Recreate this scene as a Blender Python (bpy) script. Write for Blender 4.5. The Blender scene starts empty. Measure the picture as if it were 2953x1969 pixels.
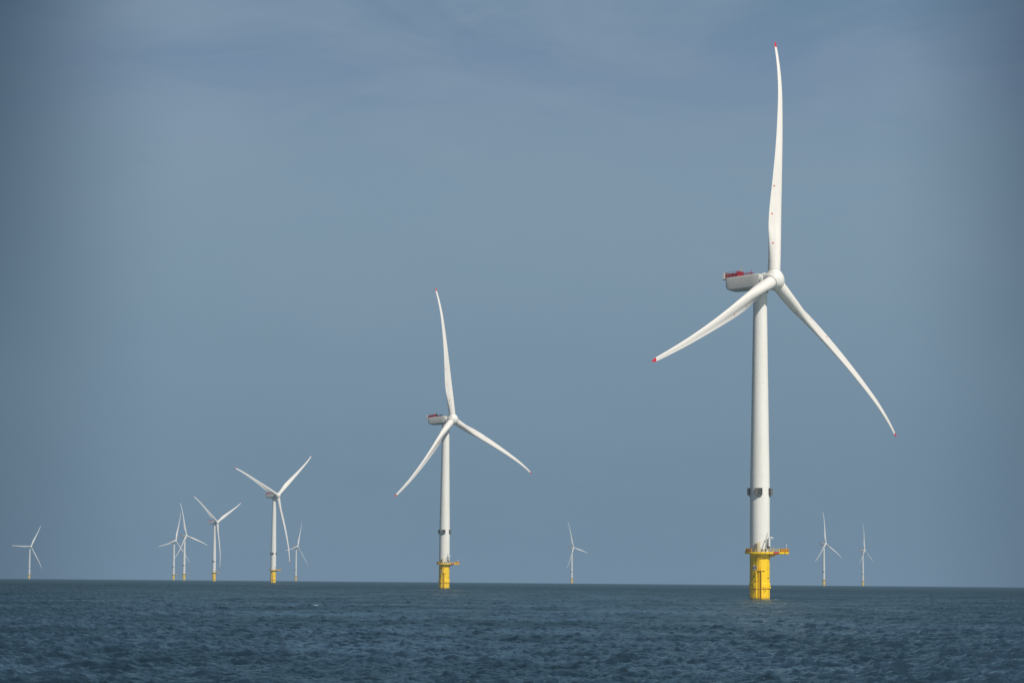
import bpy, math, random
import numpy as np
from math import sin, cos, pi, radians, sqrt, atan2
from mathutils import Matrix, Vector

random.seed(7)
scene = bpy.context.scene
COL = scene.collection
RE = 7.4e6                      # effective earth radius (with refraction), metres
CAM_H = 5.51                    # eye height above the sea, on a small boat
SUN_AZ, SUN_EL = radians(35), radians(47)   # sun behind the viewer's right shoulder

# ------------------------------------------------------------------ helpers
def link(o, parent=None):
    COL.objects.link(o)
    if parent is not None:
        o.parent = parent
    return o

class MB:
    """collects shapes for ONE mesh"""
    def __init__(s):
        s.v, s.f, s.m, s.smooth = [], [], [], []
    def add(s, verts, faces, mat=0):
        b = len(s.v)
        s.v += [tuple(p) for p in verts]
        for f in faces:
            s.f.append([b + i for i in f]); s.m.append(mat)
    def box(s, c, d, mat=0, rot=None, bevel=0.0):
        x, y, z = d[0] / 2, d[1] / 2, d[2] / 2
        if bevel <= 0:
            P = [Vector((sx * x, sy * y, sz * z)) for sx in (-1, 1) for sy in (-1, 1) for sz in (-1, 1)]
            F = [(0, 1, 3, 2), (4, 6, 7, 5), (0, 4, 5, 1), (2, 3, 7, 6), (0, 2, 6, 4), (1, 5, 7, 3)]
        else:
            b = bevel
            ring = [(x, -y + b), (x, y - b), (x - b, y), (-x + b, y), (-x, y - b), (-x, -y + b), (-x + b, -y), (x - b, -y)]
            P, F = [], []
            for zz, ins in ((-z, b), (-z + b, 0), (z - b, 0), (z, b)):
                for (px, py) in ring:
                    P.append(Vector((px - math.copysign(min(ins, abs(px)), px) * (1 if ins else 0), py - math.copysign(min(ins, abs(py)), py) * (1 if ins else 0), zz)))
            for k in range(3):
                for i in range(8):
                    j = (i + 1) % 8
                    F.append((k * 8 + i, k * 8 + j, k * 8 + 8 + j, k * 8 + 8 + i))
            F.append(tuple(range(7, -1, -1))); F.append(tuple(range(24, 32)))
        M = rot if rot is not None else Matrix.Identity(3)
        s.add([M @ p + Vector(c) for p in P], F, mat)
    def tube(s, a, b, r0, r1=None, n=10, mat=0, caps=True):
        a, b = Vector(a), Vector(b); r1 = r0 if r1 is None else r1
        d = (b - a).normalized()
        u = d.orthogonal().normalized(); w = d.cross(u)
        P = []
        for c, r in ((a, r0), (b, r1)):
            for i in range(n):
                t = 2 * pi * i / n
                P.append(c + u * (r * cos(t)) + w * (r * sin(t)))
        F = [(i, (i + 1) % n, n + (i + 1) % n, n + i) for i in range(n)]
        if caps:
            F += [tuple(range(n - 1, -1, -1)), tuple(range(n, 2 * n))]
        s.add(P, F, mat)
    def poly(s, pts, r, n=8, mat=0):
        for p, q in zip(pts[:-1], pts[1:]):
            s.tube(p, q, r, n=n, mat=mat)
    def lathe(s, prof, n=64, mat=0, M=None, cap0=False, cap1=False):
        """profile of (radius, height) about local Z"""
        P, F = [], []
        for r, z in prof:
            for i in range(n):
                t = 2 * pi * i / n
                P.append(Vector((r * cos(t), r * sin(t), z)))
        for k in range(len(prof) - 1):
            for i in range(n):
                j = (i + 1) % n
                F.append((k * n + i, k * n + j, k * n + n + j, k * n + n + i))
        if cap0: F.append(tuple(range(n - 1, -1, -1)))
        if cap1: F.append(tuple(range((len(prof) - 1) * n, len(prof) * n)))
        if M is not None: P = [M @ p for p in P]
        s.add(P, F, mat)
    def build(s, name, mats, parent=None, sharp=35, loc=None):
        me = bpy.data.meshes.new(name)
        me.from_pydata(s.v, [], s.f)
        for m in (mats if isinstance(mats, (list, tuple)) else [mats]):
            me.materials.append(m)
        me.polygons.foreach_set('material_index', s.m)
        me.polygons.foreach_set('use_smooth', [True] * len(s.f))
        me.update()
        me.set_sharp_from_angle(angle=radians(sharp))
        o = bpy.data.objects.new(name, me)
        link(o, parent)
        if loc is not None: o.location = loc
        return o

# ------------------------------------------------------------------ materials
def mat_new(name):
    m = bpy.data.materials.new(name); m.use_nodes = True
    nt = m.node_tree
    return m, nt, nt.nodes['Principled BSDF']

def N(nt, typ, **kw):
    n = nt.nodes.new(typ)
    for k, v in kw.items():
        if k.startswith('i_'):
            key = k[2:]
            n.inputs[int(key) if key.isdigit() else key].default_value = v
        else:
            setattr(n, k, v)
    return n

def mathn(nt, op, a=None, b=None, clamp=False):
    n = nt.nodes.new('ShaderNodeMath'); n.operation = op; n.use_clamp = clamp
    for i, x in enumerate((a, b)):
        if x is None: continue
        if isinstance(x, (int, float)): n.inputs[i].default_value = x
        else: nt.links.new(x, n.inputs[i])
    return n.outputs[0]

def mixc(nt, fac, a, b, blend='MIX'):
    n = nt.nodes.new('ShaderNodeMix'); n.data_type = 'RGBA'; n.blend_type = blend
    for sock, x in ((n.inputs[0], fac), (n.inputs[6], a), (n.inputs[7], b)):
        if isinstance(x, (int, float)): sock.default_value = x
        elif isinstance(x, tuple): sock.default_value = (*x, 1) if len(x) == 3 else x
        else: nt.links.new(x, sock)
    return n.outputs[2]

def ramp(nt, fac, stops, interp='LINEAR'):
    n = nt.nodes.new('ShaderNodeValToRGB'); cr = n.color_ramp; cr.interpolation = interp
    while len(cr.elements) < len(stops): cr.elements.new(0.5)
    for e, (p, c) in zip(cr.elements, stops):
        e.position = p; e.color = (*c, 1) if len(c) == 3 else c
    nt.links.new(fac, n.inputs[0])
    return n.outputs[0]

def noise(nt, vec, scale, detail=4, rough=0.55, dist=0.0):
    n = nt.nodes.new('ShaderNodeTexNoise'); n.inputs['Scale'].default_value = scale
    n.inputs['Detail'].default_value = detail; n.inputs['Roughness'].default_value = rough
    n.inputs['Distortion'].default_value = dist
    nt.links.new(vec, n.inputs['Vector'])
    return n.outputs['Fac']

def objcoord(nt, scale=(1, 1, 1)):
    tc = nt.nodes.new('ShaderNodeTexCoord'); mp = nt.nodes.new('ShaderNodeMapping')
    mp.inputs['Scale'].default_value = scale
    nt.links.new(tc.outputs['Object'], mp.inputs['Vector'])
    return mp.outputs['Vector']

def paint(name, col, rough=0.4, dirt=(0.5, 0.48, 0.44), amount=0.12, scale=(0.5, 0.5, 0.08), spec=0.4, bump=0.0):
    m, nt, b = mat_new(name)
    v = objcoord(nt, scale)
    f = noise(nt, v, 1.0, 5, 0.6)
    f2 = ramp(nt, f, [(0.42, (0, 0, 0)), (0.75, (1, 1, 1))])
    c = mixc(nt, mathn(nt, 'MULTIPLY', f2, amount), col, dirt)
    nt.links.new(c, b.inputs['Base Color'])
    r = mathn(nt, 'MULTIPLY_ADD', f, 0.15)
    nt.nodes[-1].inputs[2].default_value = rough - 0.07
    nt.links.new(r, b.inputs['Roughness'])
    b.inputs['Specular IOR Level'].default_value = spec
    return m

M_TOWER = paint('tower_paint', (0.78, 0.77, 0.73), 0.36, (0.5, 0.47, 0.40), 0.22, (0.45, 0.45, 0.045))
M_BLADE = paint('blade_gelcoat', (0.78, 0.755, 0.715), 0.33, (0.5, 0.46, 0.4), 0.16, (0.5, 0.5, 0.06))
M_HUB = paint('hub_paint', (0.76, 0.75, 0.71), 0.38, (0.5, 0.48, 0.42), 0.15, (0.4, 0.4, 0.4))
M_RED = paint('red_paint', (0.62, 0.012, 0.022), 0.4, (0.4, 0.02, 0.02), 0.3, (1, 1, 1))
M_REDRAIL = paint('red_railing_paint', (0.29, 0.010, 0.028), 0.5, (0.18, 0.01, 0.03), 0.5, (1, 1, 1))
M_GREY = paint('grey_steel', (0.32, 0.33, 0.33), 0.5, (0.2, 0.19, 0.18), 0.4, (1, 1, 1))
M_DARK = paint('dark_panel', (0.045, 0.047, 0.05), 0.55, (0.09, 0.08, 0.07), 0.4, (1, 1, 1))
M_MID = paint('grey_panel', (0.2, 0.195, 0.175), 0.55, (0.12, 0.115, 0.1), 0.4, (2, 2, 0.5))
M_WHITE = paint('white_equipment', (0.75, 0.75, 0.73), 0.4, (0.45, 0.42, 0.38), 0.3, (1, 1, 1))
M_ORANGE = paint('orange_mesh', (0.72, 0.27, 0.006), 0.6, (0.3, 0.1, 0.01), 0.7, (2, 2, 2))
M_GATE = paint('gate_yellow', (0.72, 0.52, 0.012), 0.5, (0.45, 0.25, 0.02), 0.4, (1, 1, 1))
M_INK = paint('sign_ink', (0.06, 0.035, 0.09), 0.5, (0.1, 0.05, 0.1), 0.2, (1, 1, 1))

# nacelle: painted panels with fine joints and weather streaks
m, nt, b = mat_new('nacelle_paint'); M_NAC = m
v = objcoord(nt)
sx = N(nt, 'ShaderNodeSeparateXYZ'); nt.links.new(v, sx.inputs[0])
seam = mathn(nt, 'LESS_THAN', mathn(nt, 'ABSOLUTE', mathn(nt, 'SUBTRACT', sx.outputs[1], 4.9)), 0.05)
seam2 = mathn(nt, 'LESS_THAN', mathn(nt, 'ABSOLUTE', mathn(nt, 'SUBTRACT', sx.outputs[2], 1.35)), 0.03)
seam3 = mathn(nt, 'LESS_THAN', mathn(nt, 'ABSOLUTE', mathn(nt, 'SUBTRACT', sx.outputs[2], -0.55)), 0.03)
ss = mathn(nt, 'MAXIMUM', seam, mathn(nt, 'MAXIMUM', seam2, seam3))
nz = noise(nt, objcoord(nt, (0.6, 0.6, 0.2)), 1.0, 5)
c = mixc(nt, mathn(nt, 'MULTIPLY', nz, 0.3), (0.58, 0.575, 0.54), (0.44, 0.43, 0.39))
c = mixc(nt, mathn(nt, 'MULTIPLY', ss, 0.45), c, (0.3, 0.3, 0.29))
nt.links.new(c, b.inputs['Base Color']); b.inputs['Roughness'].default_value = 0.42

# transition piece: signal yellow, rust runs, wet dark foot
def yellow_material(name):
    m, nt, b = mat_new(name)
    v = objcoord(nt)
    sx = N(nt, 'ShaderNodeSeparateXYZ'); nt.links.new(v, sx.inputs[0])
    z = sx.outputs[2]
    streak = noise(nt, objcoord(nt, (2.2, 2.2, 0.16)), 1.0, 6, 0.65)
    blot = noise(nt, objcoord(nt, (0.9, 0.9, 0.9)), 1.0, 5, 0.6)
    rust = ramp(nt, mathn(nt, 'MULTIPLY', streak, mathn(nt, 'ADD', blot, 0.5)), [(0.56, (0, 0, 0)), (0.68, (1, 1, 1))])
    fine = noise(nt, objcoord(nt, (4, 4, 1.4)), 1.0, 4, 0.6)
    c = mixc(nt, fine, (0.90, 0.61, 0.002), (0.85, 0.54, 0.003))
    mott = ramp(nt, blot, [(0.50, (0, 0, 0)), (0.72, (1, 1, 1))])
    c = mixc(nt, mathn(nt, 'MULTIPLY', mott, 0.18), c, (0.55, 0.33, 0.012))
    c = mixc(nt, mathn(nt, 'MULTIPLY', rust, 0.6), c, (0.36, 0.12, 0.02))
    # rust line under the collar
    under = mathn(nt, 'LESS_THAN', mathn(nt, 'ABSOLUTE', mathn(nt, 'SUBTRACT', z, 3.25)), 0.12)
    c = mixc(nt, mathn(nt, 'MULTIPLY', under, mathn(nt, 'ADD', fine, 0.1)), c, (0.30, 0.08, 0.02))
    # wet, fouled band by the water line
    zz = mathn(nt, 'ADD', z, mathn(nt, 'MULTIPLY', mathn(nt, 'SUBTRACT', blot, 0.5), 0.9))
    wet = ramp(nt, mathn(nt, 'MULTIPLY', zz, 0.5), [(0.12, (1, 1, 1)), (0.42, (0, 0, 0))])
    c = mixc(nt, mathn(nt, 'MULTIPLY', wet, 0.85), c, (0.13, 0.085, 0.02))
    nt.links.new(c, b.inputs['Base Color'])
    b.inputs['Roughness'].default_value = 0.42
    return m
M_YEL = yellow_material('yellow_paint')
M_YELDECK = paint('deck_yellow', (0.85, 0.58, 0.005), 0.45, (0.5, 0.24, 0.02), 0.6, (1.5, 1.5, 1.5))

# ------------------------------------------------------------------ turbine dimensions (metres above the water line)
HUB_H, OVERHANG, TILT = 97.34, 5.19, radians(5.74)
R_TIP, R_ROOT = 77.0, 2.5
R_TP = 3.05

def interp(x, xs, ys):
    return float(np.interp(x, xs, ys))

def smooth_interp(xs, ys):
    """monotone-ish cubic through the points"""
    xs, ys = np.array(xs, float), np.array(ys, float)
    d = np.gradient(ys, xs)
    def f(x):
        i = int(min(max(np.searchsorted(xs, x) - 1, 0), len(xs) - 2))
        h = xs[i + 1] - xs[i]; t = (x - xs[i]) / h
        return ((2*t**3 - 3*t**2 + 1) * ys[i] + (t**3 - 2*t**2 + t) * h * d[i] + (-2*t**3 + 3*t**2) * ys[i + 1] + (t**3 - t**2) * h * d[i + 1])
    return f

chord_f = smooth_interp([0, .04, .10, .16, .22, .30, .40, .52, .65, .78,   .88, .95, .98, 1.0],
                        [3.85, 3.85, 4.05, 4.5, 4.75, 4.5, 3.85, 3.1, 2.45, 1.9, 1.5, 1.22, 1.0, .25])
thick_f = smooth_interp([0, .04, .10, .16, .22, .30, .40, .55, .75, 1.0], [1.0, 1.0, .82, .60, .44, .33, .26, .215, .18, .16])
axis_f = smooth_interp([0, .04, .12, .22, .35, .6, 1.0], [.5, .5, .44, .37, .33, .30, .42])
twist_f = smooth_interp([0, .1, .2, .35, .5, .7, .9, 1.0], [21, 20, 17, 12.5, 9, 6, 4, 3.5])
flap_f = smooth_interp([0, .12, .25, .386, .555, .68, .78, .893, 1.0], [0, .50, 1.35, 2.3, 3.2, 3.55, 3.6, 3.0, 1.84])
round_f = lambda s: float(np.clip((0.20 - s) / 0.17, 0, 1)) ** 1.3

def blade_point(s, u, side):
    """u: 0 leading edge .. 1 trailing edge; side: +1 suction (downwind, +Y), -1 pressure (upwind, -Y)"""
    c, t, pa = chord_f(s), thick_f(s), axis_f(s)
    rb = round_f(s)
    yc = sqrt(max(0.0, 0.25 - (u - 0.5) ** 2))                 # circle
    ya = 5 * 0.5 * (0.2969 * sqrt(u) - 0.126 * u - 0.3516 * u**2 + 0.2843 * u**3 - 0.1030 * u**4) / 0.5
    ya = 5 * (0.2969 * sqrt(u) - 0.126 * u - 0.3516 * u**2 + 0.2843 * u**3 - 0.1030 * u**4) * t
    ya_p = ya
    if side < 0:                                               # hollow towards the trailing edge on the pressure side
        hollow = math.exp(-((u - 0.74) / 0.17) ** 2) * 0.055 * min(1, t / 0.3)
        ya_p = max(ya * 0.92 - hollow, -ya * 0.6)
    yv = (rb * yc + (1 - rb) * (ya if side > 0 else ya_p)) * side * c
    xv = (pa - u) * c
    b = radians(twist_f(s))
    X = xv * cos(b) + yv * sin(b)
    Y = -xv * sin(b) + yv * cos(b) - flap_f(s)
    return Vector((X, Y, R_ROOT + (R_TIP - R_ROOT) * s))

S_TIP = 0.974
US = [0.5 * (1 - cos(pi * i / 14)) for i in range(15)]
def blade_ring(s):
    return [blade_point(s, u, 1) for u in US] + [blade_point(s, u, -1) for u in US[-2:0:-1]]

def loft(mb, stations, mat=0, cap0=True, cap1=True):
    rings = [blade_ring(s) for s in stations]
    n = len(rings[0]); P = [p for r in rings for p in r]; F = []
    for k in range(len(rings) - 1):
        for i in range(n):
            j = (i + 1) % n
            F.append((k * n + i, k * n + j, k * n + n + j, k * n + n + i))
    if cap0: F.append(tuple(range(n - 1, -1, -1)))
    if cap1: F.append(tuple(range((len(rings) - 1) * n, len(rings) * n)))
    mb.add(P, F, mat)

def make_blade(parent):
    mb = MB()
    loft(mb, list(np.linspace(0, 0.3, 22)) + list(np.linspace(0.32, S_TIP, 34)))
    # root band
    mb.lathe([(1.93, 0), (2.0, 0.02), (2.0, 0.16), (1.93, 0.18)], 40, 0, Matrix.Translation((0, 0, R_ROOT + 0.55)))
    # red marker spots on the pressure side
    for r in (11.3, 20.6, 29.4):
        s = (r - R_ROOT) / (R_TIP - R_ROOT)
        p = blade_point(s, 0.78, -1)
        du = (blade_point(s, 0.80, -1) - blade_point(s, 0.76, -1)).normalized()
        ds = (blade_point(s + .004, 0.78, -1) - blade_point(s - .004, 0.78, -1)).normalized()
        nn = du.cross(ds).normalized()
        if nn.y > 0: nn = -nn
        k = 16
        ring = [p + nn * 0.035 + du * (0.27 * cos(2 * pi * i / k)) + ds * (0.27 * sin(2 * pi * i / k)) for i in range(k)]
        mb.add(ring + [p + nn * 0.05], [(i, (i + 1) % k, k) for i in range(k)], 1)
    o = mb.build('blade', [M_BLADE, M_RED], parent, 50)
    t = MB()
    loft(t, [S_TIP + (1 - S_TIP) * q for q in (0, .2, .4, .6, .8, .92, 1)])
    tp = t.build('blade_tip', M_RED, o, 50)
    tp['label'] = 'red painted tip'
    return o

def make_hub(parent):
    mb = MB()
    prof = [(2.55, 2.35), (2.70, 2.32), (2.80, 2.1), (2.92, 1.3), (3.04, 0.6), (3.08, 0.0), (3.03, -0.7), (2.84, -1.4), (2.5, -2.0), (2.0, -2.48), (1.4, -2.8), (0.8, -2.98), (0.3, -3.05), (0.01, -3.06)]
    M = Matrix.Rotation(radians(-90), 4, 'X')      # local Z -> +Y : rear at +Y
    mb.lathe(prof, 72, 0, M, cap0=True)
    for k in range(3):
        R = Matrix.Rotation(k * 2 * pi / 3, 4, 'Y')
        mb.lathe([(2.42, 1.2), (2.42, 2.28), (2.36, 2.40), (2.24, 2.46), (2.18, 2.46), (2.16, 2.30), (2.06, 2.30), (2.06, 2.58), (2.02, 2.64), (1.9, 2.66)], 56, 0, R, cap1=True)
    # dark service hatch on the rear shoulder
    return mb.build('hub', [M_HUB, M_DARK], parent, 40)

def rounded_loft(mb, sections, mat=0, cap=True):
    n = len(sections[0]); P = [p for r in sections for p in r]; F = []
    for k in range(len(sections) - 1):
        for i in range(n):
            j = (i + 1) % n
            F.append((k * n + i, k * n + n + i, k * n + n + j, k * n + j))
    if cap:
        F.append(tuple(range(n))); F.append(tuple(range(len(sections) * n - 1, (len(sections) - 1) * n - 1, -1)))
    mb.add(P, F, mat)

def nac_section(y, w, zt, zf, zb, rt=0.28):
    """cross-section: flat top, straight flanks to zf, rounded belly to zb"""
    pts = []
    for i in range(5):
        a = pi / 2 * i / 4
        pts.append(Vector((w - rt + rt * cos(a), y, zt - rt + rt * sin(a))))
    for i in range(5):
        a = pi / 2 + pi / 2 * i / 4
        pts.append(Vector((-w + rt + rt * cos(a), y, zt - rt + rt * sin(a))))
    rc = min(0.55, (zf - zb) * 0.7)
    low = []
    for i in range(6):                       # near-sharp turn from flank to belly
        a = pi / 2 * i / 5
        low.append((w - rc + rc * cos(a), zf - rc * sin(a)))
    for i in range(1, 6):                    # shallow curved belly
        t = i / 5
        low.append(((w - rc) * (1 - t), zf - rc - (zf - rc - zb) * sin(t * pi / 2)))
    pts += [Vector((-px, y, pz)) for px, pz in low]
    pts += [Vector((px, y, pz)) for px, pz in reversed(low[:-1])]
    return pts

def make_nacelle(parent):
    mb = MB()
    secs = []
    for y, w, zt, zf, zb in [(-1.62, 2.55, 2.15, -0.9, -1.75), (-1.5, 2.75, 2.38, -1.0, -1.95), (-1.1, 2.88, 2.48, -1.1, -2.0), (1.5, 2.9, 2.5, -1.15, -2.05),
                             (5.0, 2.9, 2.5, -1.15, -2.05), (8.2, 2.9, 2.5, -1.12, -1.95), (9.4, 2.88, 2.5, -1.08, -1.85), (10.2, 2.86, 2.5, -0.95, -1.55), (10.65, 2.82, 2.48, -0.75, -1.15), (10.85, 2.76, 2.4, -0.45, -0.75)]:
        secs.append(nac_section(y, w, zt, zf, zb))
    rounded_loft(mb, secs)
    # yaw skirt underneath, over the tower top
    mb.lathe([(2.42, -3.2), (2.42, -2.2), (2.55, -1.2)], 48, 0)
    # hatches and a low ridge on the roof
    mb.box((0.6, -0.2, 2.56), (1.6, 1.2, 0.16), 0, bevel=0.05)
    mb.box((-1.6, 0.2, 2.55), (0.7, 0.9, 0.14), 0, bevel=0.05)
    nac = mb.build('nacelle', [M_NAC], parent, 35)
    # generator ring between nacelle and hub
    g = MB()
    M = Matrix.Rotation(radians(-90), 4, 'X')
    g.lathe([(2.3, -1.5), (2.78, -1.55), (2.86, -1.7), (2.86, -2.62), (2.78, -2.74), (2.3, -2.76)], 64, 0, M)
    g.lathe([(2.35, -2.7), (2.35, -3.2)], 48, 1, M)
    for a in (48, -48, 0):
        t = radians(a)
        g.box((2.75 * sin(t), -2.70, 2.75 * cos(t)), (0.34, 0.3, 0.34), 1, Matrix.Rotation(t, 3, 'Y'), 0.04)
    gen = g.build('generator_ring', [M_HUB, M_DARK], parent, 35)
    # hoist platform on the rear roof: deck, red mesh railing, rear cooler panel
    d = MB()
    d.box((-1.0, 8.8, 2.60), (3.5, 4.7, 0.12), 0)
    d.box((0, 11.1, 2.62), (5.5, 1.2, 0.14), 0)
    deck = d.build('hoist_deck', M_GREY, nac)
    r = MB()
    def fence(x0, y0, x1, y1, zb, zt, step, rail=0.05, bar=0.035, rails=4):
        n = max(2, int(sqrt((x1 - x0) ** 2 + (y1 - y0) ** 2) / step))
        for k in range(rails):
            z = zb + (zt - zb) * k / (rails - 1)
            r.tube((x0, y0, z), (x1, y1, z), rail, n=6)
        for i in range(n + 1):
            t = i / n
            r.tube((x0 + (x1 - x0) * t, y0 + (y1 - y0) * t, zb), (x0 + (x1 - x0) * t, y0 + (y1 - y0) * t, zt), bar if i % 6 else 0.06, n=6)
    zb, zt = 2.5, 4.1
    X0, X1, Y0, Y1 = -2.72, 0.7, 6.5, 11.0
    fence(X0, Y1, X0, Y0, zb - 0.3, zt, 1.15, rails=2)
    fence(X0, Y1, X0, Y0, zb - 0.3, zt - 0.5, 0.17, rail=0.05, bar=0.06, rails=6)
    fence(X1, Y1, X1, Y0, zb - 0.3, zt, 0.19, rail=0.05, bar=0.06, rails=6)
    fence(X0, Y0, X1, Y0, zb, zt + 0.05, 0.17, rail=0.06, bar=0.07, rails=5)
    fence(X0, Y1, X1, Y1, zb - 0.3, zt - 0.1, 0.3, rails=4)
    r.box((X0 + 0.02, Y0, 3.3), (0.16, 0.16, 1.75), 0)
    fr = r.build('hoist_railing', M_REDRAIL, nac)
    fr['label'] = 'dark red mesh railing'
    r = MB()
    for x in (-0.7, 0.9):
        fence(x, 6.4, x, 2.9, 2.5, 3.55, 0.5, rail=0.05, bar=0.06, rails=3)
    fence(-0.7, 2.9, 0.9, 2.9, 2.5, 3.55, 0.5, rails=3)
    r.build('roof_railing', M_REDRAIL, nac)
    p = MB()
    p.box((0, 11.5, 3.05), (5.7, 0.9, 2.05), 0, bevel=0.06)
    p.box((0, 11.45, 1.97), (5.6, 0.8, 0.1), 1)
    p.build('cooler_panel', [M_HUB, M_DARK], nac)
    w = MB()
    w.tube((-0.3, 6.5, 2.5), (-0.3, 6.5, 5.1), 0.07, n=8)
    w.box((-0.3, 6.5, 5.15), (0.32, 0.32, 0.3), 0, bevel=0.05)
    w.build('wind_mast', M_GATE, nac)
    w = MB()
    w.tube((0.9, 3.6, 2.5), (0.9, 3.6, 4.5), 0.09, 0.05, n=8)
    w.box((0.9, 3.6, 4.4), (0.5, 0.08, 0.08), 0)
    w.build('lightning_mast', M_REDRAIL, nac)
    return nac, gen

def make_tower(parent):
    mb = MB()
    pts = [(14.3, 3.03), (24, 3.02), (36, 2.98), (48, 2.78), (60, 2.60), (71, 2.42), (82, 2.26), (93.6, 2.12), (94.2, 2.12)]
    zs = np.linspace(14.3, 94.2, 60)
    f = smooth_interp([p[0] for p in pts], [p[1] for p in pts])
    seams = [38.2, 66.5, 93.4]
    prof = []
    allz = sorted(list(zs) + [q + d for q in seams for d in (-0.09, -0.06, 0.06, 0.09)])
    for z in allz:
        r = f(z)
        for q in seams:
            if abs(z - q) <= 0.07: r += 0.035
        prof.append((r, z))
    mb.lathe(prof, 72, 0, cap0=True, cap1=True)
    # door (dark) towards the platform
    return mb.build('tower', [M_TOWER], parent, 40)

def polar(deg, r, z):
    """deg: 0 towards the viewer (-Y), positive to the right (+X)"""
    a = radians(deg)
    return Vector((r * sin(a), -r * cos(a), z))

def make_tower_box(parent, deg):
    mb = MB()
    M = Matrix.Rotation(radians(deg), 3, 'Z')
    def P(x, y, z): return M @ Vector((x, y, z))
    ri = 2.99
    zc = 33.0
    # two panels folded into a shallow V on brackets: a pale one and a dark one
    mb.box(P(-0.58, -ri - 0.62, zc), (1.14, 0.10, 2.1), 1, M @ Matrix.Rotation(radians(-14), 3, 'Z'), 0.03)
    mb.box(P(0.58, -ri - 0.62, zc), (1.14, 0.10, 2.1), 0, M @ Matrix.Rotation(radians(24), 3, 'Z'), 0.03)
    mb.box(P(-1.08, -ri - 0.12, zc), (0.08, 0.95, 2.0), 0, M)
    mb.box(P(1.10, -ri - 0.15, zc), (0.08, 0.75, 2.0), 0, M)
    for z in (zc + 1.0, zc - 1.0):
        mb.box(P(0, -ri - 0.2, z), (2.1, 0.85, 0.07), 1, M)
    for x in (-0.75, 0.0, 0.75):
        a = P(x, -ri - 0.5, zc - 1.0); b2 = P(x * 0.6, -ri + 0.05, zc - 1.75)
        mb.tube(a, b2, 0.07, n=6, mat=1)
    o = mb.build('tower_box', [M_DARK, M_MID], parent, 30)
    return o

def platform_outline(r=4.5, x1=8.65, h=2.8):
    a0 = math.degrees(math.asin(h / r))          # angle (from +X axis) where the extension meets the ring
    pts = []
    pts.append(Vector((x1, -h, 0)))
    start, end = -a0, -(360 - a0)
    k = 40
    for i in range(k + 1):
        t = radians(start + (end - start) * i / k)
        pts.append(Vector((r * cos(t), r * sin(t), 0)))
    pts.append(Vector((x1, h, 0)))
    return pts     # runs clockwise seen from above: front right corner -> front -> left -> back -> back right corner

def resample(pts, closed=True):
    P = pts + ([pts[0]] if closed else [])
    L = [0]
    for a, b2 in zip(P[:-1], P[1:]): L.append(L[-1] + (b2 - a).length)
    def at(d):
        d = min(max(d, 0), L[-1])
        i = int(min(max(np.searchsorted(L, d) - 1, 0), len(P) - 2))
        seg = L[i + 1] - L[i]
        return P[i].lerp(P[i + 1], 0 if seg == 0 else (d - L[i]) / seg)
    return at, L[-1], L

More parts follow.
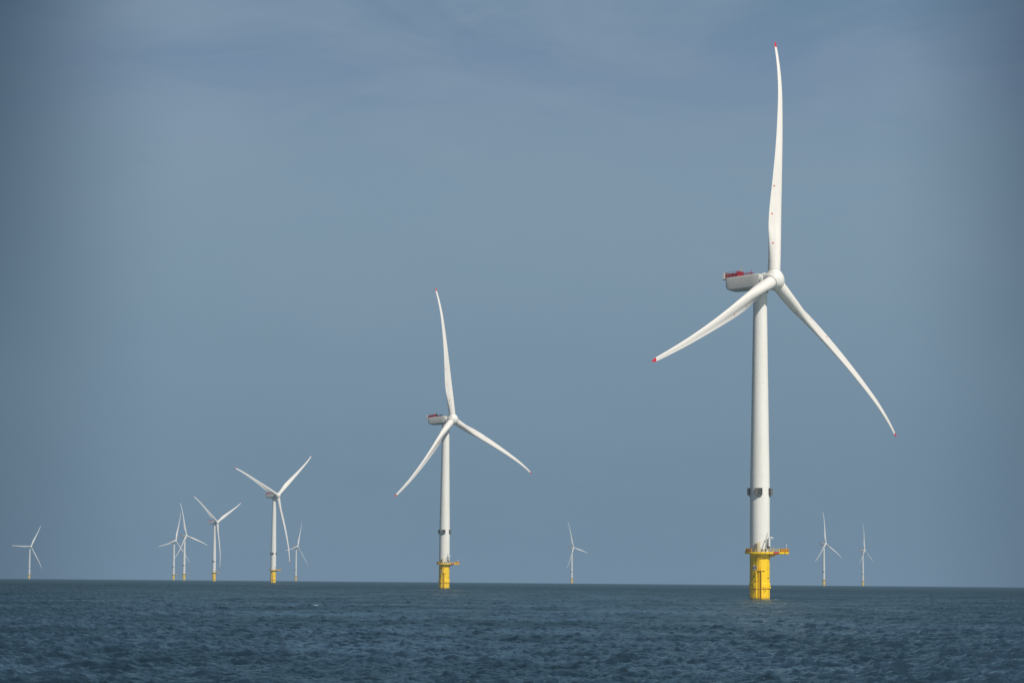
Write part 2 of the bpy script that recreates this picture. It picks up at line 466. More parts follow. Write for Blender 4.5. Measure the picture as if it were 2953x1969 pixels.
Z_DECK = 14.45
def make_platform(parent):
    out = platform_outline()
    mb = MB()
    n = len(out)
    top = [Vector((p.x * 0.985, p.y * 0.985, Z_DECK)) for p in out]; bot = [Vector((p.x * 0.985, p.y * 0.985, Z_DECK - 0.22)) for p in out]
    mb.add(top + bot, [tuple(range(n - 1, -1, -1)), tuple(range(n, 2 * n))] + [(i, (i + 1) % n, n + (i + 1) % n, n + i) for i in range(n)], 0)
    # beams under the deck
    for y in (-1.5, 0, 1.5):
        mb.box((5.6, y, Z_DECK - 0.40), (5.6, 0.22, 0.36), 1)
    for x in (4.2, 6.2, 8.2):
        mb.box((x, 0, Z_DECK - 0.36), (0.18, 4.0, 0.28), 1)
    for k in range(16):
        p, q = polar(k * 22.5, 3.0, Z_DECK - 0.38), polar(k * 22.5, 4.2, Z_DECK - 0.30)
        mb.tube(p, q, 0.11, n=6, mat=1)
    # bracket and cable hang-off box under the right wing
    mb.box((3.8, -0.4, 13.55), (1.5, 1.8, 0.55), 1, bevel=0.08)
    mb.tube((3.0, -1.3, 12.9), (5.6, -1.6, Z_DECK - 0.4), 0.09, n=8, mat=1)
    mb.tube((3.0, 1.3, 12.9), (5.6, 1.6, Z_DECK - 0.4), 0.09, n=8, mat=1)
    deck = mb.build('platform', [M_GREY, M_YELDECK], parent, 30)
    # kick plates / fascia around the edge, in sections with gaps, one of them red
    at, L, _ = resample(out)
    def plate(mbx, d0, d1, z0, z1, th=0.07, mat=0):
        k = max(1, int((d1 - d0) / 0.4)); rows = []
        for i in range(k + 1):
            p = at(d0 + (d1 - d0) * i / k)
            nx = (at(min(d0 + (d1 - d0) * i / k + 0.05, L)) - at(max(d0 + (d1 - d0) * i / k - 0.05, 0)))
            nn = Vector((-nx.y, nx.x, 0)).normalized()
            rows.append((p, nn))
        P, F = [], []
        for p, nn in rows:
            for z in (z0, z1):
                P.append(Vector((p.x, p.y, z))); P.append(Vector((p.x, p.y, z)) + nn * th)
        for i in range(len(rows) - 1):
            a = i * 4; c2 = a + 4
            F += [(a, c2, c2 + 2, a + 2), (a + 1, a + 3, c2 + 3, c2 + 1), (a, a + 1, c2 + 1, c2), (a + 2, c2 + 2, c2 + 3, a + 3)]
        F += [(0, 2, 3, 1), (len(P) - 4, len(P) - 3, len(P) - 1, len(P) - 2)]
        mbx.add(P, F, mat)
    fx = MB(); red = MB()
    d = 0.0
    segs = [(0.05, 1.25), (1.38, 2.95)]
    redseg = (3.0, 4.72)
    x = 4.78
    while x < L - 0.4:
        w = random.choice((1.1, 1.5, 1.35))
        segs.append((x, min(x + w, L - 0.05))); x += w + random.choice((0.1, 0.16, 0.22))
    for a, b2 in segs: plate(fx, a, b2, Z_DECK - 0.46, Z_DECK + 0.16)
    plate(red, redseg[0], redseg[1], Z_DECK - 0.34, Z_DECK + 0.08, 0.09)
    fx.build('kick_plate', M_YELDECK, deck, 30)
    o = red.build('red_panel', M_RED, deck, 30); o['label'] = 'red strip on the platform edge'
    # handrail
    r = MB()
    k = int(L / 1.45)
    for i in range(k):
        p = at(L * (i + 0.5) / k)
        r.tube((p.x * .98, p.y * .98, Z_DECK), (p.x * .98, p.y * .98, Z_DECK + 1.12), 0.05, n=6)
    for p in ((3.85, -2.74), (5.75, -2.74)):
        r.tube((p[0], p[1], Z_DECK), (p[0], p[1], Z_DECK + 1.15), 0.10, n=8)
    for z in (0.58, 1.1):
        q = [at(L * i / 90) for i in range(91)]
        q = [Vector((p.x * .98, p.y * .98, Z_DECK + z)) for p in q]
        r.poly(q, 0.028, n=6)
    r.build('railing', M_GATE, deck, 30)
    # wire-mesh screens at both ends
    for (cx, hw, dep) in ((-3.55, 0.85, 1.0), (7.45, 1.15, 1.0)):
        s = MB()
        def screen(x0, y0, x1, y1):
            nn = int(sqrt((x1 - x0) ** 2 + (y1 - y0) ** 2) / 0.17)
            for i in range(nn + 1):
                t = i / nn
                s.tube((x0 + (x1 - x0) * t, y0 + (y1 - y0) * t, Z_DECK + 0.05), (x0 + (x1 - x0) * t, y0 + (y1 - y0) * t, Z_DECK + 1.14), 0.05, n=5)
            for j in range(8):
                z = Z_DECK + 0.08 + 1.04 * j / 7
                s.tube((x0, y0, z), (x1, y1, z), 0.045, n=5)
        if cx > 0:
            screen(cx - hw, -2.62, cx + hw, -2.62); screen(cx + hw, -2.62, cx + hw, 2.62); screen(cx - hw, 2.62, cx + hw, 2.62); screen(cx - hw, -2.62, cx - hw, 0.2)
        else:
            a = [polar(dg, 4.2, 0) for dg in (-42, -58, -74, -90, -106, -122)]
            for p, q in zip(a[:-1], a[1:]): screen(p.x, p.y, q.x, q.y)
        o = s.build('mesh_screen', M_ORANGE, deck, 30)
        o['label'] = 'orange wire mesh screen'
    return deck

def make_foundation(parent):
    mb = MB()
    prof = [(R_TP, -9), (R_TP, 3.35), (R_TP + 0.17, 3.42), (R_TP + 0.2, 3.5), (R_TP + 0.2, 5.0), (R_TP + 0.16, 5.1), (R_TP, 5.16), (R_TP, 13.6), (R_TP + 0.12, 13.65), (R_TP + 0.12, 14.3), (R_TP, 14.3)]
    fine = []
    for a, b2 in zip(prof[:-1], prof[1:]):
        k = max(1, int(abs(b2[1] - a[1]) / 1.0))
        for i in range(k): fine.append((a[0] + (b2[0] - a[0]) * i / k, a[1] + (b2[1] - a[1]) * i / k))
    fine.append(prof[-1])
    mb.lathe(fine, 72, 0, cap1=True)
    # lifting lugs and anodes round the collar, small weld plates, an outlet pipe
    for dg in (-62, -40, 18, 46, 70, 120, 200, 250):
        p = polar(dg, R_TP + 0.28, 3.75)
        mb.box(p, (0.3, 0.28, 0.5), 0, Matrix.Rotation(radians(dg), 3, 'Z'), 0.04)
    for dg in (22, 30, 52):
        p = polar(dg, R_TP + 0.1, 2.9)
        mb.box(p, (0.16, 0.2, 0.5), 0, Matrix.Rotation(radians(dg), 3, 'Z'))
    mb.box(polar(16, R_TP + 0.12, 8.85), (0.95, 0.3, 0.12), 1, Matrix.Rotation(radians(16), 3, 'Z'))
    mb.box(polar(52, R_TP + 0.06, 6.7), (0.7, 0.14, 0.3), 1, Matrix.Rotation(radians(52), 3, 'Z'))
    tp = mb.build('transition_piece', [M_YEL, M_RUST], parent, 35)
    # two fender tubes of the boat landing
    for x, w in ((-1.45, 0.21), (0.22, 0.21)):
        f = MB()
        y = -R_TP - 0.75
        f.tube((x, y, -3.0), (x, y, 8.6), w, n=16)
        f.tube((x, y, 8.6), (x, y + 0.5, 8.95), w, w * 0.9, n=16)
        for z in (0.9, 3.6, 6.4, 8.9):
            f.tube((x, y, z), (x * 0.93, -R_TP + 0.1, z + 0.05), 0.13, n=10)
        f.build('fender_tube', M_YEL, tp, 40)
    # ladder from the water to the deck, between the fenders
    l = MB()
    y = -R_TP - 0.42
    for x in (-0.93, -0.33):
        l.tube((x, y, -1.0), (x, y, 14.3), 0.085, n=10)
    z = -0.8
    while z < 14.2:
        l.tube((-0.93, y, z), (-0.33, y, z), 0.035, n=6); z += 0.3
    for z in (1.8, 4.3, 7.2, 9.6, 12.0):
        for x in (-0.93, -0.33):
            l.tube((x, y, z), (x, -R_TP + 0.1, z), 0.07, n=8)
    l.build('ladder', M_YEL, tp, 40)
    # cable run beside the ladder
    c2 = MB()
    c2.box((-0.02, -R_TP - 0.14, 4.4), (0.34, 0.22, 8.6), 0, bevel=0.04)
    c2.build('cable_tray', M_RUST, tp, 30)
    # resting platform
    rp = MB()
    rp.box((-0.62, -R_TP - 0.6, 9.0), (1.3, 1.0, 0.10), 0)
    for x in (-1.2, 0.0):
        rp.tube((x, -R_TP - 1.05, 9.0), (x, -R_TP - 1.05, 10.1), 0.04, n=6)
        rp.tube((x, -R_TP - 0.9, 9.0), (x, -R_TP + 0.05, 8.1), 0.06, n=6)
    rp.tube((-1.2, -R_TP - 1.05, 10.1), (0.0, -R_TP - 1.05, 10.1), 0.04, n=6)
    rp.build('rest_platform', M_YELDECK, tp, 30)
    # identification board, white with dark characters, bent round the steel
    s = MB()
    dg0, dg1 = -47, -22
    k = 8; P, F = [], []
    for i in range(k + 1):
        dg = dg0 + (dg1 - dg0) * i / k
        P += [polar(dg, R_TP + 0.10, 9.05), polar(dg, R_TP + 0.10, 10.4)]
    F = [(2 * i, 2 * i + 2, 2 * i + 3, 2 * i + 1) for i in range(k)]
    s.add(P, F, 0)
    def stroke(u0, v0, u1, v1, w=0.042):
        a = Vector((u0, v0)); b2 = Vector((u1, v1)); d = (b2 - a).normalized(); nn = Vector((-d.y, d.x)) * w
        Q = [a + nn, a - nn, b2 - nn, b2 + nn]
        s.add([polar(dg0 + (dg1 - dg0) * q.x, R_TP + 0.125, 9.05 + 1.35 * q.y) for q in Q], [(0, 1, 2, 3)], 1)
    # the letters read from afar as an N and an R
    stroke(.10, .12, .10, .90); stroke(.10, .90, .40, .12); stroke(.40, .12, .40, .90)
    stroke(.60, .12, .60, .90); stroke(.60, .86, .86, .86); stroke(.88, .88, .88, .55); stroke(.60, .54, .88, .54); stroke(.68, .52, .92, .12)
    s.build('sign_board', [M_WHITE, M_INK], tp, 60)
    return tp

M_RUST = paint('rusty_yellow', (0.50, 0.22, 0.02), 0.6, (0.26, 0.08, 0.02), 0.8, (3, 3, 0.6))

def make_topside(parent):
    y = -4.15
    # ladder gate hoop
    g = MB()
    for x in (-0.98, -0.32):
        g.tube((x, y, Z_DECK - 0.3), (x, y, 17.55), 0.055, n=8)
    for z in (17.55, 16.9, 16.25, 15.6):
        g.tube((-0.98, y, z), (-0.32, y, z), 0.045, n=6)
    for x in (-0.98, -0.32):
        g.tube((x, y, 17.55), (x, y + 0.6, 17.55), 0.045, n=6); g.tube((x, y + 0.6, 17.55), (x, y + 0.6, Z_DECK), 0.045, n=6)
    g.box((-0.75, y - 0.03, 16.8), (0.22, 0.06, 0.22), 1)
    g.build('ladder_gate', [M_GATE, M_RED], parent, 40)
    # grey cabinet against the tower
    c2 = MB()
    c2.box((-1.45, -3.0, 15.95), (0.7, 0.6, 2.5), 0, bevel=0.04)
    c2.box((-1.45, -3.32, 16.0), (0.56, 0.05, 2.2), 1)
    c2.box((-1.45, -3.0, Z_DECK + 0.12), (0.6, 0.5, 0.24), 1)
    c2.build('cabinet', [M_GREY, M_MID], parent, 30)
    # davit crane: column, knuckle boom, winch
    d = MB()
    bx, by = 2.62, -2.75
    d.tube((bx, by, Z_DECK), (bx, by, 15.9), 0.42, 0.36, n=16)
    d.tube((bx, by, 15.9), (bx, by, 18.75), 0.34, 0.30, n=16)
    d.tube((bx, by, 18.75), (bx, by, 18.95), 0.38, n=16)
    for z in (16.6, 17.4, 18.1):
        d.tube((bx, by, z), (bx, by, z + 0.1), 0.37, n=16)
    cr = d.build('davit_crane', M_WHITE, parent, 35)
    b2 = MB()
    b2.tube((2.1, by - 0.2, 20.5), (1.85, by - 0.2, 18.3), 0.07, n=8)
    b2.tube((1.85, by - 0.2, 18.3), (1.8, by - 0.2, 15.8), 0.08, n=8)
    b2.tube((1.3, by - 0.3, 18.15), (0.45, by - 0.5, 15.35), 0.10, 0.08, n=8)
    b2.tube((1.3, by - 0.3, 18.15), (1.95, by - 0.2, 18.0), 0.09, n=8)
    b2.tube((0.45, by - 0.5, 15.35), (0.55, by - 0.6, 14.6), 0.09, n=8)
    b2.build('crane_boom', M_GREY, cr, 35)
    w = MB()
    w.box((2.35, by - 0.45, 16.0), (0.95, 0.5, 0.55), 0, bevel=0.06)
    w.tube((2.0, by - 0.75, 15.95), (2.85, by - 0.75, 15.95), 0.22, n=14)
    w.tube((1.95, by - 0.5, 16.3), (1.75, by - 0.4, 17.1), 0.09, n=8)
    w.build('crane_winch', M_DARK, cr, 35)
    a = MB()
    a.tube((bx, by, 18.8), (3.55, by + 0.1, 19.05), 0.16, 0.13, n=10)
    a.tube((3.55, by + 0.1, 19.05), (3.95, by + 0.1, 18.6), 0.13, 0.09, n=10)
    a.tube((3.2, by + 0.1, 18.9), (3.6, by + 0.1, 18.35), 0.07, n=8)
    a.build('crane_arm', M_WHITE, cr, 35)
    # crates and boxes stored on the deck
    for (x, yy, z, sx2, sy2, sz2, mt) in ((0.75, -3.7, 14.95, .5, .45, .95, M_WHITE), (1.38, -3.75, 15.15, .42, .5, .75, M_DARK), (1.9, -3.75, 14.9, .5, .55, .85, M_WHITE), (3.1, -3.1, 15.0, .6, .55, 1.0, M_GREY), (0.12, -3.9, 14.95, .28, .3, .95, M_DARK)):
        b3 = MB()
        b3.box((x, yy, z + 0.02), (sx2, sy2, sz2), 0, bevel=0.04)
        b3.box((x, yy - sy2 / 2 - 0.01, z + sz2 * 0.22), (sx2 * 0.7, 0.04, sz2 * 0.18), 1)
        b3.build('equipment_box', [mt, M_MID], parent, 30)
    # frame by the crane and two little lamps
    f = MB()
    for x in (3.3, 4.0):
        f.tube((x, -2.0, Z_DECK), (x, -2.0, 16.15), 0.05, n=6)
    f.tube((3.2, -2.0, 16.15), (4.15, -2.0, 16.15), 0.06, n=6)
    f.tube((3.3, -2.0, 15.5), (4.0, -2.0, 15.5), 0.04, n=6)
    f.build('hose_frame', M_GREY, parent, 35)
    l = MB()
    l.tube((7.95, -1.9, Z_DECK), (7.95, -1.9, 16.45), 0.06, n=8)
    l.tube((7.95, -1.9, 16.4), (7.95, -1.9, 16.9), 0.13, 0.11, n=12)
    l.build('marker_lamp', M_WHITE, parent, 35)

# ------------------------------------------------------------------ one turbine, then its copies
GROUP = 'offshore wind turbines standing in the sea'
def turbine_root(loc, label):
    o = bpy.data.objects.new('wind_turbine', None)
    o.empty_display_size = 10
    link(o); o.location = loc
    o['label'] = label; o['category'] = 'wind turbine'; o['group'] = GROUP
    return o

def place(o, psi, a0, k=None):
    """set nacelle, generator, hub and blades to the wind direction and rotor angle"""
    T = Matrix.Translation((0, 0, HUB_H)) @ Matrix.Rotation(psi, 4, 'Z')
    n = o.name.split('.')[0]
    if n in ('nacelle', 'generator_ring'):
        o.matrix_local = T @ Matrix.Rotation(-radians(3.2), 4, 'X')
    elif n == 'hub':
        o.matrix_local = T @ Matrix.Rotation(-TILT, 4, 'X') @ Matrix.Translation((0, -OVERHANG, 0)) @ Matrix.Rotation(a0, 4, 'Y')
    elif n == 'blade':
        o.matrix_local = T @ Matrix.Rotation(-TILT, 4, 'X') @ Matrix.Translation((0, -OVERHANG, 0)) @ Matrix.Rotation(a0 + k * 2 * pi / 3, 4, 'Y')

def zc(x, y): return -(x * x + y * y) / (2 * RE)

# x, y, nacelle heading, rotor angle, detail level, label
TURBINES = [
    (76.4, 873.0, 51.4, 6.9, 3, 'largest white wind turbine on a yellow base, towering nearest with its top blade upright'),
    (-38.1, 1652.4, 53.3, -7.6, 3, 'second largest white wind turbine, on a yellow base, one blade pointing steeply up and left'),
    (-265.8, 3203.2, 53.2, 51.9, 2, 'third largest turbine, two blades spread upward in a wide V and one hanging straight down'),
    (-494.2, 4764.7, 59.3, 63.2, 2, 'mid-sized turbine with V-shaped upper blades, just left of the third largest turbine'),
    (-719.9, 6301.7, 59.4, -14.2, 1, 'taller of the two small turbines whose blades cross, its right blade reaching out low'),
    (-843.5, 7154.6, 59.2, 18.3, 1, 'shorter of the two small turbines whose blades cross, its top blade tilted right'),
    (-610.8, 8137.6, 63.9, 20.8, 1, 'small hazy turbine just right of and behind the third largest turbine'),
    (-1464.3, 8693.8, 48.3, 31.5, 1, 'faint hazy turbine alone at the far left end of the horizon'),
    (169.9, 7864.1, 58.8, -18.8, 1, 'small turbine alone on the horizon between the two largest turbines'),
    (736.2, 6694.8, 54.6, -3.7, 1, 'larger of the two distant turbines to the right of the largest turbine'),
    (971.5, 7858.5, 64.3, 0.2, 1, 'rightmost, smaller and fainter of the two distant turbines right of the largest turbine'),
]
# what a far copy is too small to show
DROP2 = {'sign_board', 'cable_tray', 'rest_platform', 'equipment_box', 'cabinet', 'ladder_gate', 'hose_frame', 'marker_lamp', 'wind_mast', 'lightning_mast', 'roof_railing', 'crane_winch', 'crane_boom', 'hoist_deck', 'ladder'}
DROP1 = DROP2 | {'davit_crane', 'crane_arm', 'railing', 'red_panel', 'fender_tube', 'cooler_panel'}

X, Y, psi, a0, lv, label = TURBINES[0]
proto = turbine_root((X, Y, zc(X, Y)), label)
make_foundation(proto)
make_platform(proto)
make_topside(proto)
make_tower(proto)
for dg in (-12, 78, -102, 168): make_tower_box(proto, dg)
make_nacelle(proto)
make_hub(proto)
blade0 = make_blade(proto)
for k in (1, 2):
    bo = blade0.copy(); link(bo, proto)
    to = blade0.children[0].copy(); link(to, bo)
def set_pose(root, psi, a0):
    k = 0
    for ch in [c for c in COL.objects if c.parent == root]:
        n = ch.name.split('.')[0]
        if n == 'blade':
            place(ch, psi, a0, k); k += 1
        else:
            place(ch, psi, a0)
kids = {}
def index_children():
    kids.clear()
    for o in COL.objects:
        if o.parent is not None: kids.setdefault(o.parent.name, []).append(o)
index_children()
set_pose(proto, radians(psi), radians(a0))
proto_kids = [(c, list(kids.get(c.name, []))) for c in kids[proto.name]]
for (X, Y, psi, a0, lv, label) in TURBINES[1:]:
    drop = {3: set(), 2: DROP2, 1: DROP1}[lv]
    r = turbine_root((X, Y, zc(X, Y)), label)
    for c, subs in proto_kids:
        if c.name.split('.')[0] in drop: continue
        cc = c.copy(); link(cc, r)
        for s_ in subs:
            if s_.name.split('.')[0] in drop: continue
            sc_ = s_.copy(); link(sc_, cc)
    set_pose(r, radians(psi), radians(a0))

# ------------------------------------------------------------------ the sea: one curved sheet with real waves
def wave_tile(nres, size, wind, fetch_peak, hs, seed, spread=2.0, cut=0.35):
    rng = np.random.default_rng(seed)
    k1 = np.fft.fftfreq(nres, size / nres) * 2 * pi
    kx, ky = np.meshgrid(k1, k1, indexing='xy')
    k = np.sqrt(kx**2 + ky**2); k[0, 0] = 1e-6
    kp = 2 * pi / fetch_peak
    w, wp = np.sqrt(9.81 * k), sqrt(9.81 * kp)
    S = w**-5 * np.exp(-1.25 * (wp / w)**4)
    g = np.exp(-((w - wp)**2) / (2 * (np.where(w < wp, .07, .09) * wp)**2))
    S *= 2.6**g
    S *= (0.5 * sqrt(9.81) / np.sqrt(k)) / k                    # to wavenumber density
    th = np.arctan2(ky, kx) - wind
    D = np.abs(np.cos(th / 2)) ** (2 * spread) + 0.025
    A = np.sqrt(S * D); A[0, 0] = 0
    A *= np.exp(-(k * cut / (2 * pi))**2 * 0.5)
    H = A * (rng.normal(size=k.shape) + 1j * rng.normal(size=k.shape))
    h = np.fft.ifft2(H).real
    sc = (hs / 4) / h.std()
    H *= sc
    h = np.fft.ifft2(H).real
    dx = np.fft.ifft2(-1j * kx / k * H).real
    dy = np.fft.ifft2(-1j * ky / k * H).real
    return (h.astype(np.float32), dx.astype(np.float32), dy.astype(np.float32), size)

def sample(t, x, y):
    h, dx, dy, size = t; n = h.shape[0]
    fx = (x / size * n) % n; fy = (y / size * n) % n
    i0 = np.floor(fx).astype(np.int32) % n; j0 = np.floor(fy).astype(np.int32) % n
    i1 = (i0 + 1) % n; j1 = (j0 + 1) % n
    u = (fx - np.floor(fx)).astype(np.float32); v = (fy - np.floor(fy)).astype(np.float32)
    out = []
    for a in (h, dx, dy):
        out.append((a[j0, i0] * (1 - u) + a[j0, i1] * u) * (1 - v) + (a[j1, i0] * (1 - u) + a[j1, i1] * u) * v)
    return out

WATER_A, WATER_B, WATER_REFL = (0.0025, 0.0108, 0.0122), (0.0040, 0.0162, 0.0192), (0.80, 0.94, 0.95)
REFL_NEAR, REFL_FAR = 0.63, 0.26
WIND = atan2(0.96, -0.26)
tiles = [wave_tile(1024, 331.0, WIND - 0.12, 11.0, 0.48, 3, 5.0, 0.40), wave_tile(1024, 127.0, WIND + 0.10 + 0.35, 3.0, 0.30, 11, 3.2, 0.12)]

dense = radians(15.5)
az = np.concatenate([np.linspace(-pi, -1.2, 16, endpoint=False), np.linspace(-1.2, -dense, 40, endpoint=False), np.linspace(-dense, dense, 1260), np.linspace(dense, 1.2, 41)[1:], np.linspace(1.2, pi, 17)[1:-1]])
rr = [0.5, 20, 50, 80, 95]
r = 104.0
while r < 13000:
    rr.append(r)
    r += max(0.24, min(r * 0.0019, r * r / (CAM_H * 2844) * 0.42))
    if r > 9800: r += 60
rr = np.array(rr)
AZ, RR = np.meshgrid(az, rr)
x = (RR * np.sin(AZ)).ravel(); y = (RR * np.cos(AZ)).ravel(); R_ = RR.ravel()
z = -(R_**2) / (2 * RE)
amp = np.clip(1 - np.clip((np.abs(AZ.ravel()) - dense) / 0.05, 0, 1), 0, 1).astype(np.float32)
# waves are lower where the rows get coarse; long swell stays
fall = np.clip(1.2 - R_ / 14000, 0.6, 1).astype(np.float32)
hh = np.zeros_like(x); ddx = np.zeros_like(x); ddy = np.zeros_like(x)
h1, dx1, dy1 = sample(tiles[0], x, y)
h2, dx2, dy2 = sample(tiles[1], x * 0.94 + y * 0.34 + 57, y * 0.94 - x * 0.34 + 31)
# gusts: patches of rougher and calmer water
gust = 0.72 + 0.5 * (0.5 + 0.5 * np.sin(x * 0.011 + 1.3 * np.sin(y * 0.006)) * np.sin(y * 0.0077 + 0.8 * np.sin(x * 0.009)))
hh = (h1 + h2 * gust) * amp * fall
chop = -0.8
x2 = x + (dx1 + dx2 * gust) * amp * fall * chop * np.clip(1.3 - R_ / 1500, 0, 1)
y2 = y + (dy1 + dy2 * gust) * amp * fall * chop * np.clip(1.3 - R_ / 1500, 0, 1)
z = z + hh
# foam: a few breaking crests and the churned water round the nearest turbine
foam = np.zeros_like(x)
caps = [(-40.5, 563, 1.0, 3.0), (-38.5, 566, 0.7, 2.2), (-13, 700, 0.6, 3.5), (-96, 330, 0.7, 1.1), (-93, 334, 0.5, 1.0), (44, 290, 0.5, 0.9), (-15, 285, 0.7, 0.8), (120, 1150, 0.9, 6), (-170, 1400, 0.8, 7), (30, 420, 0.4, 1.1), (86, 545, 0.5, 2)]
for cx, cy, wx, wy in caps:
    foam = np.maximum(foam, np.exp(-(((x - cx) / wx)**2 + ((y - cy) / wy)**2)))
TX, TY = TURBINES[0][0], TURBINES[0][1]
dd = np.sqrt((x - TX)**2 + (y - TY)**2)
foam = np.maximum(foam, 0.80 * np.exp(-((dd - 3.9) / 2.6)**2))
dd2 = np.sqrt(((x - TX - 2) / 9)**2 + ((y - TY + 16) / 26)**2)
foam = np.maximum(foam, 0.30 * np.exp(-dd2**2))
for (tx, ty) in [(t[0], t[1]) for t in TURBINES[1:3]]:
    d3 = np.sqrt((x - tx)**2 + (y - ty)**2)
    foam = np.maximum(foam, 0.5 * np.exp(-((d3 - 4) / 4)**2))

nr, nc = RR.shape
co = np.stack([x2, y2, z], 1).astype(np.float32)
idx = np.arange(nr * nc).reshape(nr, nc)
a = idx[:-1, :]; b_ = idx[1:, :]
a2 = np.roll(a, -1, 1); b2_ = np.roll(b_, -1, 1)
quads = np.stack([a, a2, b2_, b_], -1).reshape(-1, 4)[:, ::-1]
me = bpy.data.meshes.new('sea')
me.vertices.add(len(co)); me.vertices.foreach_set('co', co.ravel())
me.loops.add(quads.size); me.loops.foreach_set('vertex_index', quads.astype(np.int32).ravel())
me.polygons.add(len(quads))
me.polygons.foreach_set('loop_start', np.arange(0, quads.size, 4, dtype=np.int32))
me.polygons.foreach_set('use_smooth', np.ones(len(quads), dtype=bool))
sh_ = me.attributes.new('near_refl', 'FLOAT', 'POINT'); sh_.data.foreach_set('value', np.clip(1.0 - (R_ - 220) / 1500, 0.0, 1.0).astype(np.float32))
at_ = me.attributes.new('foam', 'FLOAT', 'POINT'); at_.data.foreach_set('value', foam.astype(np.float32))
me.update(calc_edges=True)
sea = link(bpy.data.objects.new('sea', me)); sea['kind'] = 'structure'

m = bpy.data.materials.new('sea_water'); m.use_nodes = True; nt = m.node_tree
nt.nodes.remove(nt.nodes['Principled BSDF'])
geo = N(nt, 'ShaderNodeNewGeometry')
pos = geo.outputs['Position']
mp = N(nt, 'ShaderNodeMapping'); mp.inputs['Scale'].default_value = (0.55, 1.15, 1.0); mp.inputs['Rotation'].default_value = (0, 0, 0.12)
nt.links.new(pos, mp.inputs['Vector'])
n1 = noise(nt, mp.outputs[0], 1.9, 5, 0.64, 0.6)
mp2 = N(nt, 'ShaderNodeMapping'); mp2.inputs['Scale'].default_value = (0.26, 0.8, 0.5); mp2.inputs['Rotation'].default_value = (0, 0, -0.2)
nt.links.new(pos, mp2.inputs['Vector'])
n2 = noise(nt, mp2.outputs[0], 1.0, 4, 0.6, 0.4)
hsum = mathn(nt, 'ADD', mathn(nt, 'MULTIPLY', n1, 0.26), mathn(nt, 'MULTIPLY', n2, 0.40))
bp = N(nt, 'ShaderNodeBump'); bp.inputs['Strength'].default_value = 0.85; bp.inputs['Distance'].default_value = 1.0
nt.links.new(hsum, bp.inputs['Height'])
# body colour: green-blue, in wide drifting patches
big = noise(nt, pos, 0.012, 3, 0.5)
wc = mixc(nt, big, WATER_A, WATER_B)
fa = N(nt, 'ShaderNodeAttribute'); fa.attribute_name = 'foam'
fn = noise(nt, pos, 2.2, 6, 0.7, 0.8)
fth = mathn(nt, 'ADD', mathn(nt, 'MULTIPLY', fa.outputs['Fac'], 1.15), mathn(nt, 'SUBTRACT', fn, 1.02))
fm = ramp(nt, fth, [(0.0, (0, 0, 0)), (0.22, (1, 1, 1))])
wc = mixc(nt, mathn(nt, 'MULTIPLY', fm, 0.75), wc, (0.62, 0.66, 0.66))
df = N(nt, 'ShaderNodeBsdfDiffuse'); nt.links.new(wc, df.inputs['Color']); nt.links.new(bp.outputs[0], df.inputs['Normal'])
gl = N(nt, 'ShaderNodeBsdfGlossy'); gl.inputs['Color'].default_value = (*WATER_REFL, 1); gl.inputs['Roughness'].default_value = 0.08
nt.links.new(bp.outputs[0], gl.inputs['Normal'])
fr = N(nt, 'ShaderNodeFresnel'); fr.inputs['IOR'].default_value = 1.333; nt.links.new(bp.outputs[0], fr.inputs['Normal'])
# a ruffled sea mirrors less than a flat one; reflection dimmed by distance, where small waves merge
sh = N(nt, 'ShaderNodeAttribute'); sh.attribute_name = 'near_refl'
mp3 = N(nt, 'ShaderNodeMapping'); mp3.inputs['Scale'].default_value = (0.055, 0.013, 0.02); mp3.inputs['Rotation'].default_value = (0, 0, 0.25)
nt.links.new(pos, mp3.inputs['Vector'])
g1 = noise(nt, pos, 0.016, 4, 0.6)
g2 = noise(nt, mp3.outputs[0], 1.0, 5, 0.7)
gust_n = ramp(nt, mathn(nt, 'ADD', mathn(nt, 'MULTIPLY', g1, 0.5), mathn(nt, 'MULTIPLY', g2, 0.5)), [(0.36, (0, 0, 0)), (0.64, (1, 1, 1))])
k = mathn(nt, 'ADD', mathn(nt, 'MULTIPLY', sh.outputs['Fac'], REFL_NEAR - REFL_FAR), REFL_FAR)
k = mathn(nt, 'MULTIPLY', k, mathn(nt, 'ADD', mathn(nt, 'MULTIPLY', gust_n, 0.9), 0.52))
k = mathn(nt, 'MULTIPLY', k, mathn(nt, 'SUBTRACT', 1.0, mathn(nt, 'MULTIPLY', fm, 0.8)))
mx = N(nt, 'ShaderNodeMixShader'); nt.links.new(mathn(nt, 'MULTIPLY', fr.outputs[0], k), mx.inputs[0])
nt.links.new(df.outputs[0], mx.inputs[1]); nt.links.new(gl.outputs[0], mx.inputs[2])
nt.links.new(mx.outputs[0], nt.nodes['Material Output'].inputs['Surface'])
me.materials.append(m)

# ------------------------------------------------------------------ haze: thin even sea haze filling the air over the water
HAZE = (0.168, 0.258, 0.348)
hz = MB()
hz.lathe([(9900, -60), (9900, 700)], 96, 0, cap0=True, cap1=True)
m = bpy.data.materials.new('sea_haze'); m.use_nodes = True; nt = m.node_tree
nt.nodes.remove(nt.nodes['Principled BSDF'])
SIG = 8.5e-5
ab = N(nt, 'ShaderNodeVolumeAbsorption'); ab.inputs['Color'].default_value = (0, 0, 0, 1); ab.inputs['Density'].default_value = SIG
em = N(nt, 'ShaderNodeEmission'); em.inputs['Color'].default_value = (*HAZE, 1); em.inputs['Strength'].default_value = SIG
ad = N(nt, 'ShaderNodeAddShader')
nt.links.new(ab.outputs[0], ad.inputs[0]); nt.links.new(em.outputs[0], ad.inputs[1])
nt.links.new(ad.outputs[0], nt.nodes['Material Output'].inputs['Volume'])
haze = hz.build('haze', m); haze['kind'] = 'structure'

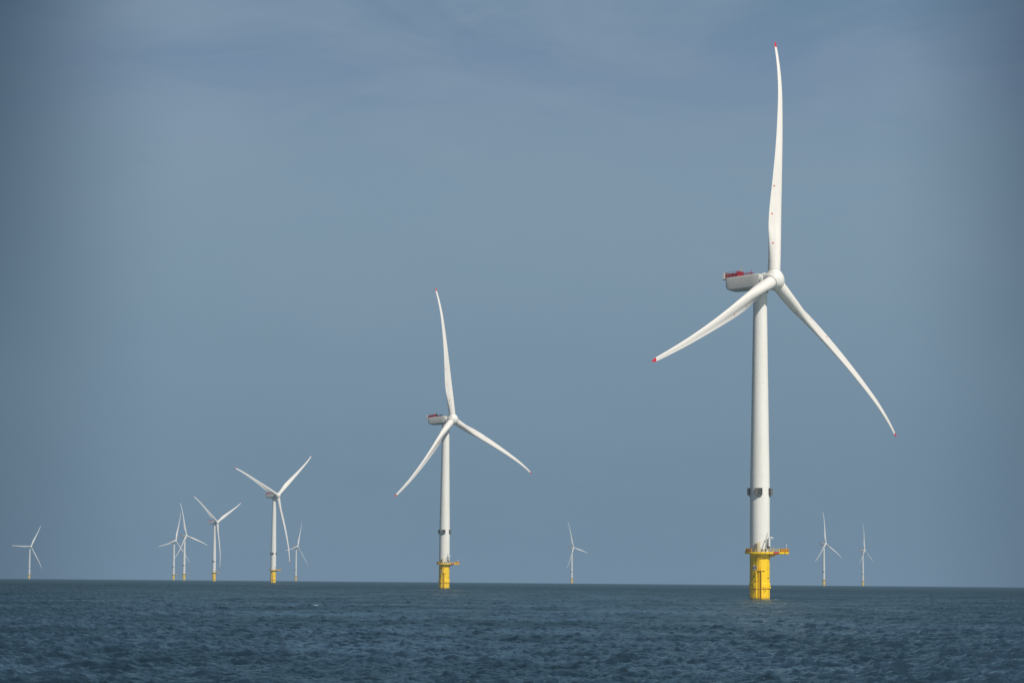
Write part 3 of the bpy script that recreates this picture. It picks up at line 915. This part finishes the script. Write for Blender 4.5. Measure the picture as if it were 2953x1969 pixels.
# ------------------------------------------------------------------ sky and sun
w = bpy.data.worlds.new('World'); scene.world = w; w.use_nodes = True
nt = w.node_tree; bg = nt.nodes['Background']
sky = N(nt, 'ShaderNodeTexSky'); sky.sky_type = 'NISHITA'; sky.sun_disc = False
sky.sun_elevation = SUN_EL; sky.sun_rotation = pi - SUN_AZ
sky.air_density = 1.0; sky.dust_density = 1.5; sky.ozone_density = 1.0
SKY = 0.042
tc = N(nt, 'ShaderNodeTexCoord'); d = tc.outputs['Generated']
sx = N(nt, 'ShaderNodeSeparateXYZ'); nt.links.new(d, sx.inputs[0])
el = mathn(nt, 'ARCSINE', sx.outputs[2])                                   # radians
az_ = mathn(nt, 'ARCTAN2', sx.outputs[0], sx.outputs[1])
# low sky: pale slate-blue haze band, slightly brighter mid-way, bluer higher up
eln = mathn(nt, 'DIVIDE', el, radians(18))
low = ramp(nt, eln, [(0.0, (0.168, 0.256, 0.352)), (0.10, (0.162, 0.252, 0.338)), (0.17, (0.184, 0.276, 0.358)), (0.27, (0.208, 0.306, 0.388)), (0.38, (0.226, 0.326, 0.412)), (0.49, (0.216, 0.312, 0.410)), (0.57, (0.178, 0.266, 0.390)), (0.65, (0.138, 0.232, 0.350)), (1.0, (0.11, 0.20, 0.33))], 'CARDINAL')
# thin cirrus veils
cv = N(nt, 'ShaderNodeCombineXYZ')
nt.links.new(mathn(nt, 'MULTIPLY', az_, 4.0), cv.inputs[0]); nt.links.new(mathn(nt, 'ADD', mathn(nt, 'MULTIPLY', el, 14.0), mathn(nt, 'MULTIPLY', az_, 2.2)), cv.inputs[1])
c1 = noise(nt, cv.outputs[0], 1.6, 6, 0.55, 0.7)
veil = ramp(nt, c1, [(0.43, (0, 0, 0)), (0.66, (1, 1, 1))])
veil_f = mathn(nt, 'MULTIPLY', veil, mathn(nt, 'MULTIPLY', mathn(nt, 'MINIMUM', mathn(nt, 'DIVIDE', mathn(nt, 'MAXIMUM', el, 0.0), radians(6)), 1.0), 0.72))
low = mixc(nt, veil_f, low, (0.248, 0.332, 0.430))
# finer wisps, slanting gently, more of them higher up
cw = N(nt, 'ShaderNodeCombineXYZ')
nt.links.new(mathn(nt, 'MULTIPLY', az_, 9.0), cw.inputs[0]); nt.links.new(mathn(nt, 'SUBTRACT', mathn(nt, 'MULTIPLY', el, 46.0), mathn(nt, 'MULTIPLY', az_, 9.0)), cw.inputs[1])
c2_ = noise(nt, cw.outputs[0], 1.25, 7, 0.6, 1.1)
wisp = ramp(nt, c2_, [(0.46, (0, 0, 0)), (0.74, (1, 1, 1))])
wf = N(nt, 'ShaderNodeMapRange'); nt.links.new(el, wf.inputs['Value'])
wf.inputs['From Min'].default_value = radians(3); wf.inputs['From Max'].default_value = radians(9.5)
wf.inputs['To Min'].default_value = 0.05; wf.inputs['To Max'].default_value = 0.30
low = mixc(nt, mathn(nt, 'MULTIPLY', wisp, wf.outputs[0]), low, (0.262, 0.340, 0.435))
# lens vignette painted into the sky: its colour darkens to both sides
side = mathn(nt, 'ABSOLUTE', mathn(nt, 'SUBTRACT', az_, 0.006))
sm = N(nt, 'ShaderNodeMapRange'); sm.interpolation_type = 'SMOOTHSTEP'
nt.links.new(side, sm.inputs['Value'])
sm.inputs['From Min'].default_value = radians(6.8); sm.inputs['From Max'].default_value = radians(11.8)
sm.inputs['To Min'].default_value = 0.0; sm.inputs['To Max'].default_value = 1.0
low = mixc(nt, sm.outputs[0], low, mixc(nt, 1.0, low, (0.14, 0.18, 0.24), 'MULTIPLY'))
vs = N(nt, 'ShaderNodeVectorMath'); vs.operation = 'SCALE'; vs.inputs['Scale'].default_value = SKY
nt.links.new(sky.outputs[0], vs.inputs[0])
bl = N(nt, 'ShaderNodeMapRange'); bl.interpolation_type = 'SMOOTHSTEP'
nt.links.new(el, bl.inputs['Value'])
bl.inputs['From Min'].default_value = radians(12); bl.inputs['From Max'].default_value = radians(32)
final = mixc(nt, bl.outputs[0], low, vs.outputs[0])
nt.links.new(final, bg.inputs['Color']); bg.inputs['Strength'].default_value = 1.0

sl = bpy.data.lights.new('sun', 'SUN'); sl.energy = 4.7; sl.angle = radians(0.53); sl.color = (1.0, 0.94, 0.85)
so = link(bpy.data.objects.new('sun', sl))
to_sun = Vector((sin(SUN_AZ) * cos(SUN_EL), -cos(SUN_AZ) * cos(SUN_EL), sin(SUN_EL)))
so.rotation_euler = to_sun.to_track_quat('Z', 'Y').to_euler(); so.location = (200, -300, 400)

# ------------------------------------------------------------------ camera
cd = bpy.data.cameras.new('camera'); cd.lens = 100; cd.sensor_width = 36; cd.sensor_fit = 'HORIZONTAL'
cd.clip_start = 0.5; cd.clip_end = 40000
co_ = link(bpy.data.objects.new('camera', cd))
co_.location = (0, 0, CAM_H)
pitch = radians(4.776)
co_.matrix_world = Matrix.Translation((0, 0, CAM_H)) @ Matrix.Rotation(pi / 2 + pitch, 4, 'X') @ Matrix.Rotation(0.0085, 4, 'Z')
scene.camera = co_

# ------------------------------------------------------------------ render settings
scene.render.engine = 'CYCLES'
scene.cycles.max_bounces = 6
scene.cycles.use_denoising = True
scene.cycles.denoising_input_passes = 'RGB'
scene.cycles.use_adaptive_sampling = False
scene.cycles.sampling_pattern = 'TABULATED_SOBOL'
scene.cycles.sample_clamp_indirect = 4.0
scene.cycles.volume_bounces = 0
scene.cycles.transparent_max_bounces = 16
scene.view_settings.view_transform = 'Standard'; scene.view_settings.look = 'None'
scene.view_settings.exposure = 0; scene.view_settings.gamma = 1
